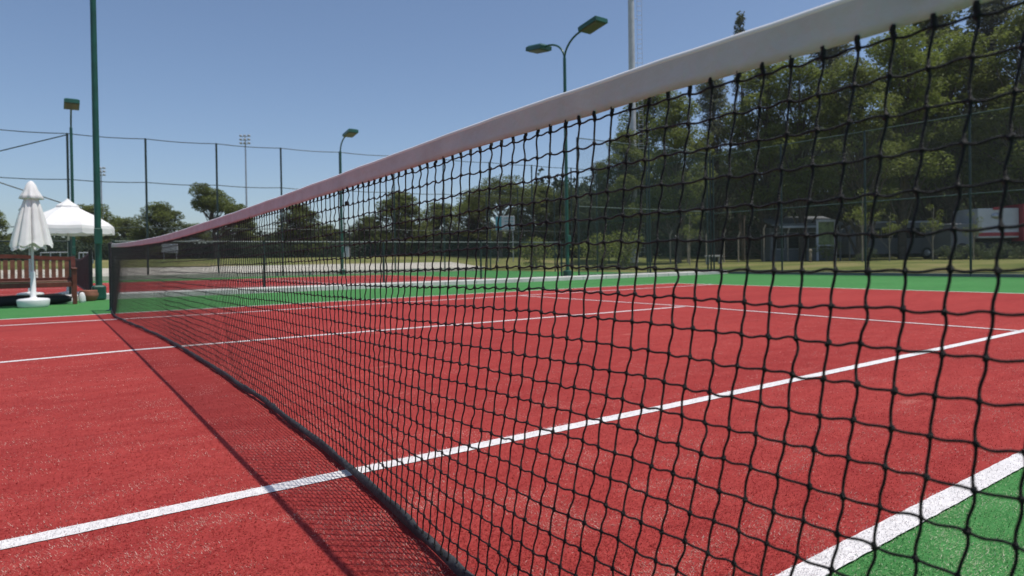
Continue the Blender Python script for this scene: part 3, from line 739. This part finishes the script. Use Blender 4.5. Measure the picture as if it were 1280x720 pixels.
belt('hedge_growth', [far(p, 57) for p in (-120, 0, 120, 240, 360, 480, 600, 720)], 2.1, 1.4, 36000, 'long dark hedge behind the lawn of the park', size=.26)
belt('shrubbery', [far(p, 74) for p in (-160, 0, 120, 240, 360, 480, 600, 720)], 4.2, 3, 36000, 'line of far dark bushes along the edge of the park', size=.42)

# ------------------------------------------------------------------ masts
def flood_mast(px, depth, ytop, label, r=.11):
    x, y = far(px, depth); z = H(x, y); h = zat(px, ytop, depth)-z
    m = empty('floodlight_mast', (x, y, z), label, 'floodlight mast', 'distant floodlight masts', -YAW)
    MB().tube([(0, 0, 0), (0, 0, h)], [r*1.3, r*.7], 8).build('mast', 'galvanised', m)
    fr = MB(); 
    for zz in (-.5, -.05, .4): fr.box((0, 0, h+zz-.3), (1.3, .06, .06))
    fr.build('crossarm', 'galvanised', m)
    for zz in (-.5, -.05, .4):
        for xx in (-.5, 0, .5):
            MB().lathe([(0, -.14), (.13, -.12), (.17, 0), (.17, .06), (0, .05)], (xx, -.16, h+zz-.18), 10).build('lamp', 'panel_white', m)
flood_mast(309.5, 82, 172, 'pale floodlight mast right of the leaning pine, above the net')
flood_mast(128.5, 88, 212, 'pale floodlight mast just right of the thick green pole', .10)
x, y = far(793, 45); z = H(x, y)
tm = empty('steel_mast', (x, y, z), 'tall grey steel mast with a side ladder rising out of frame', 'mast', None, -YAW)
MB().tube([(0, 0, 0), (0, 0, 21)], [.27, .19], 16).build('pole', 'mast_grey', tm)
ld = MB()
for xx in (.40, .72): ld.tube([(xx, 0, .5), (xx, 0, 20.6)], .012, 5)
zz = .7
while zz < 20.5: ld.tube([(.40, 0, zz), (.72, 0, zz)], .014, 5, cap=False); zz += .32
zz = 1.5
while zz < 20.5: ld.tube([(.1, 0, zz), (.42, 0, zz)], .02, 5, cap=False); zz += 3
ld.build('ladder', 'mast_grey', tm)
for zz in (6, 12, 18): MB().lathe([(.25, -.06), (.29, -.06), (.29, .06), (.25, .06)], (0, 0, zz), 16).build('collar', 'mast_grey', tm)

# ------------------------------------------------------------------ things behind the right hand fence
def place(name, px, depth, label, cat, group=None, rz=-YAW, dz=0):
    x, y = far(px, depth); return empty(name, (x, y, H(x, y)+dz), label, cat, group, rz)
def wpx(n, depth): return n*depth/F
# concrete fence with cranked posts
cf = place('concrete_post_fence', 838, 39, 'row of pale concrete fence posts with bent tops beneath the pines', 'fence')
for i, (px, hgt) in enumerate([(838, 1.95), (860, 1.95), (883, 1.9), (905, 1.95), (923, 1.8), (955, 2.2), (985, 2.0), (1062, 2.0)]):
    xx = wpx(px-838, 39); MB().tube([(xx, 0, -.1), (xx, 0, hgt-.3), (xx+.13, 0, hgt)], .045, 4, smooth=False).build('post', 'bark_pale', cf)
wv = MB()
for k_ in range(9): wv.tube([(0, 0, .2+k_*.2), (wpx(1062-838, 39), 0, .2+k_*.2)], .004, 3, cap=False)
wv.build('wire', 'fence_wire', cf)
sh = place('shelter', 1000, 42, 'dark grey park shelter with a sloping roof beneath the pines', 'shelter')
W2 = wpx(80, 42)
MB().add([(-W2/2-.2, -1.4, 2.15), (W2/2+.2, -1.4, 2.15), (W2/2+.1, 1.6, 2.75), (-W2/2-.1, 1.6, 2.75), (-W2/2-.2, -1.4, 2.28), (W2/2+.2, -1.4, 2.28), (W2/2+.1, 1.6, 2.88), (-W2/2-.1, 1.6, 2.88)],
         [(0, 3, 2, 1), (4, 5, 6, 7), (0, 1, 5, 4), (1, 2, 6, 5), (2, 3, 7, 6), (3, 0, 4, 7)]).build('roof', 'roof_grey', sh)
MB().box((0, .6, 1.05), (W2-.1, 1.8, 2.1), bev=.02).build('wall', 'panel_grey', sh)
MB().box((-.3, -1.42, 2.08), (W2*.72, .05, .13)).build('fascia', 'panel_white', sh)
for i in range(4):
    xx = -W2/2+.55+i*(W2-1.1)/3; f = MB().box((xx, -.32, 1.25), (.72, .05, .95)).build('window', 'glass_dark', sh)
    fr = MB(); fr.box((xx, -.35, 1.76), (.8, .05, .05)); fr.box((xx, -.35, .74), (.8, .05, .05)); fr.box((xx-.39, -.35, 1.25), (.04, .05, .98)); fr.box((xx+.39, -.35, 1.25), (.04, .05, .98)); fr.build('frame', 'galvanised', f)
for xx in (-W2/2+.05, 0, W2/2-.05): MB().box((xx, -1.3, 1.05), (.08, .08, 2.15)).build('support', 'panel_grey', sh)
nb = place('white_frame', 1033, 39, 'white frame filled by a panel coloured like sunlit leaves beside the shelter', 'notice board')
bw = wpx(22, 39); fr = MB()
fr.box((-bw/2, 0, 1.2), (.10, .12, 2.4), bev=.01); fr.box((bw/2, 0, 1.2), (.10, .12, 2.4), bev=.01); fr.box((0, 0, 2.35), (bw-.1, .12, .12)); fr.box((0, 0, .9), (bw-.1, .12, .08)); fr.build('frame', 'panel_white', nb)
MB().box((0, .0, 1.6), (bw-.12, .05, 1.36)).build('foliage_panel', 'lit_foliage_green', nb)  # flat panel stands in for sunlit foliage behind the open frame
# minibus
bs = place('minibus', 1112, 42, 'long grey and white minibus parked in the shade beneath the pines', 'minibus')
L2 = wpx(118, 42); Hb = 2.25
def extr(prof, y0, y1, mb):   # prof in x,z
    n = len(prof); return mb.add([(x, y0, z) for x, z in prof]+[(x, y1, z) for x, z in prof], [tuple(range(n)), tuple(range(2*n-1, n-1, -1))]+[(i, i+n, (i+1) % n+n, (i+1) % n) for i in range(n)])
pr = [(-L2/2, .35), (L2/2, .35), (L2/2, 2.0), (L2/2-.1, 2.18), (0, Hb+.05), (-L2/2+.9, Hb-.02), (-L2/2+.35, 1.95), (-L2/2+.05, 1.2)]
extr(pr, -1, 1, MB()).build('body', 'panel_grey', bs)
MB().box((.3, 0, Hb+.05), (L2-1.3, 1.7, .14), bev=.03).build('roof', 'panel_white', bs)
MB().box((L2/2+.01, 0, 1.25), (.05, 1.7, 1.5), bev=.01).build('rear_panel', 'panel_white', bs)
MB().box((L2/2-.45, -1.01, 1.15), (.8, .03, 1.55)).build('side_panel', 'panel_white', bs)
for i in range(6):
    xx = -L2/2+.95+i*(L2-1.9)/6; MB().box((xx, -1.012, 1.62), ((L2-1.9)/6-.08, .03, .62)).build('window', 'glass_dark', bs)
for xx in (-L2/2+1.1, L2/2-1.2):
    wl = MB(); k0 = len(wl.v); wl.lathe([(.0, -.11), (.2, -.11), (.33, -.10), (.36, -.05), (.36, .05), (.33, .10), (.0, .11)], n=20)
    wl.v = [(xx+a, -.92+c_, .38+b) for a, b, c_ in wl.v]; w0 = wl.build('wheel', 'rubber', bs)
    hb_ = MB().lathe([(0, -.12), (.17, -.118), (.2, -.10)], n=16); hb_.v = [(xx+a, -.925+c_, .38+b) for a, b, c_ in hb_.v]; hb_.build('rim', 'galvanised', w0)
# truck
tk = place('box_truck', 1232, 37.5, 'white box truck with a dark red stripe and edge behind the bushes', 'truck')
TW = wpx(50, 37.5)
zt, zb = zat(1232, 262, 37.5)-tk.location.z, zat(1232, 298, 37.5)-tk.location.z
MB().box((0, 0, (zt+zb)/2), (TW, 2.2, zt-zb), bev=.03).build('box_body', 'panel_white', tk)
MB().box((.0, -1.11, zb+.20), (TW-.02, .03, .20)).build('red_stripe', 'red_paint', tk)
MB().box((TW/2+.09, -.2, (zt+zb)/2), (.16, 2.4, zt-zb+.4), bev=.02).build('red_edge', 'red_paint', tk)
MB().box((-.1, -1.12, zt-.02), (.42, .03, .14)).build('red_badge', 'red_paint', tk)
lg = MB().lathe([(0, 0), (.30, 0), (.30, .03), (0, .03)], n=24); lg.v = [(-.1+a, -1.115-c_, zt-.42+b*.55) for a, b, c_ in lg.v]; lg.build('oval_badge', 'galvanised', tk)
MB().box((0, 0, zb-.12), (TW*.96, 1.1, .2)).build('chassis', 'rubber', tk)
MB().box((-TW/2-.75, 0, 1.15), (1.3, 2.0, 1.7), bev=.08).build('cab', 'panel_grey', tk)
for xx in (-TW/2-.8, TW/2-.8, -TW/2+.6):
    wl = MB().lathe([(.0, -.12), (.3, -.12), (.42, -.10), (.45, -.04), (.45, .05), (.0, .10)], n=20); wl.v = [(xx+a, -.95+c_, .45+b) for a, b, c_ in wl.v]; wl.build('wheel', 'rubber', tk)
# park bench slab and little hydrant post
pb = place('park_bench', 892, 36, 'pale concrete park bench on the lawn below the leaning posts', 'bench')
MB().box((0, 0, .42), (.9, .4, .10), bev=.01).build('seat', 'concrete', pb)
for xx in (-.33, .33): MB().box((xx, 0, .18), (.12, .34, .38), bev=.01).build('leg', 'concrete', pb)
hy = place('bollard', 1013, 34, 'short pale bollard with a round top on the lawn before the shelter', 'bollard')
MB().lathe([(0, -.05), (.07, -.05), (.065, .45), (.05, .50), (.085, .53), (.09, .60), (.05, .66), (0, .67)], n=14).build('post', 'bark_pale', hy)
# teal and white sign in the middle distance
sg = place('sign_board', 632, 46, 'teal and white sign board on posts before the umbrella pine', 'sign')
sz0, sz1 = zat(632, 288, 46)-sg.location.z, zat(632, 270, 46)-sg.location.z; sw = wpx(24, 46)
MB().box((0, 0, (sz0+sz1)/2), (sw, .06, sz1-sz0), bev=.01).build('board', 'panel_white', sg)
MB().box((-sw*.33, -.035, (sz0+sz1)/2), (sw*.30, .02, sz1-sz0-.06)).build('teal_panel', 'sign_teal', sg)
ln = MB()
for i in range(4): ln.box((sw*.2, -.035, sz0+.16+i*(sz1-sz0-.25)/3.2), (sw*.48, .015, .05))
ln.build('lettering_lines', 'sign_teal', sg)
for xx in (-sw*.4, sw*.4): MB().tube([(xx, .06, 0), (xx, .06, sz1)], .04, 6).build('post', 'galvanised', sg)
# small buildings left
kb = place('park_kiosk', 232, 66, 'low park kiosk with a pale green roof seen through the far net', 'kiosk')
MB().box((0, 0, .8), (4.6, 3, 1.7), bev=.02).build('wall', 'panel_grey', kb)
MB().add([(-2.6, -1.8, 1.6), (2.6, -1.8, 1.6), (2.6, 1.8, 1.6), (-2.6, 1.8, 1.6), (-1.2, 0, 2.35), (1.2, 0, 2.35)], [(0, 1, 5, 4), (2, 3, 4, 5), (1, 2, 5), (3, 0, 4), (0, 3, 2, 1)]).build('roof', 'roof_pale', kb)
MB().box((.9, -1.52, .75), (.8, .05, 1.4)).build('door', 'glass_dark', kb)
MB().box((-.7, -1.52, 1.0), (1.2, .05, .7)).build('window', 'glass_dark', kb)
wp = place('white_board', 212.5, 50, 'plain white board on two posts seen through the top of the far net', 'board')
z0_, z1_ = zat(212, 316, 50)-wp.location.z, zat(212, 305, 50)-wp.location.z; ww = wpx(20, 50)
MB().box((0, 0, (z0_+z1_)/2), (ww, .06, z1_-z0_), bev=.01).build('panel', 'panel_white', wp)
for xx in (-ww*.4, ww*.4): MB().tube([(xx, .05, 0), (xx, .05, z1_)], .035, 6).build('post', 'galvanised', wp)
cr = place('utility_cabinet', 433, 52, 'small white utility cabinet before the hedge, beside the single arm lamp pole', 'cabinet')
MB().box((0, 0, .40), (.55, .35, .8), bev=.02).build('housing', 'panel_white', cr); MB().box((0, 0, .83), (.62, .42, .06), bev=.01).build('lid', 'panel_grey', cr)
# white railings seen beyond the bench
for (pxa, pxb, lab) in ((51, 88, 'white metal railing seen above the bench back'), (99, 115, 'short white railing between bench and tall green pole')):
    rl = place('white_railing', (pxa+pxb)/2, 40, lab, 'railing', 'white railings beyond the distant court'); wr_ = wpx(pxb-pxa, 40)
    zr = zat(pxa, 316, 40)-rl.location.z
    MB().tube([(-wr_/2, 0, zr), (wr_/2, 0, zr)], .035, 6).build('rail', 'panel_white', rl)
    for i in range(4): MB().tube([(-wr_/2+wr_*i/3, 0, 0), (-wr_/2+wr_*i/3, 0, zr)], .03, 6).build('post', 'panel_white', rl)

# ------------------------------------------------------------------ light haze in the air
hz = MB().box((0, 0, 14), (524, 524, 31)).build('haze', 'rubber', kind='stuff'); hz.data.materials.clear()
hm = bpy.data.materials.new('haze'); hm.use_nodes = True; hn = hm.node_tree; hn.nodes.remove(hn.nodes['Principled BSDF'])
pv_ = hn.nodes.new('ShaderNodeVolumePrincipled'); pv_.inputs['Color'].default_value = (.96, .97, 1, 1); pv_.inputs['Density'].default_value = .0004; pv_.inputs['Anisotropy'].default_value = .2
hn.links.new(pv_.outputs[0], hn.nodes['Material Output'].inputs['Volume']); hz.data.materials.append(hm)
tag(hz, 'thin pale summer haze filling the air over the courts', 'haze')

# ------------------------------------------------------------------ light
w = bpy.data.worlds.new('World'); sc.world = w; w.use_nodes = True
nt = w.node_tree; bg = nt.nodes['Background']; sky = nt.nodes.new('ShaderNodeTexSky'); sky.sky_type = 'NISHITA'; sky.sun_disc = False
sd = Vector((.25, -.25, 1.0)).normalized()      # towards the sun
el = math.asin(sd.z); az = math.atan2(sd.x, sd.y)
sky.sun_elevation = el; sky.sun_rotation = az; sky.air_density = .85; sky.dust_density = 1.1; sky.ozone_density = 3.0; sky.altitude = 50
nt.links.new(sky.outputs[0], bg.inputs[0]); bg.inputs[1].default_value = .118
sl_ = bpy.data.lights.new('sun', 'SUN'); sl_.energy = 3.6; sl_.angle = R(.53); sl_.color = (1, .955, .89)
so = bpy.data.objects.new('sun', sl_); COL.objects.link(so); so.rotation_euler = sd.to_track_quat('Z', 'Y').to_euler()
sc.view_settings.view_transform = 'Standard'; sc.view_settings.look = 'None'; sc.view_settings.exposure = .08; sc.view_settings.gamma = 1
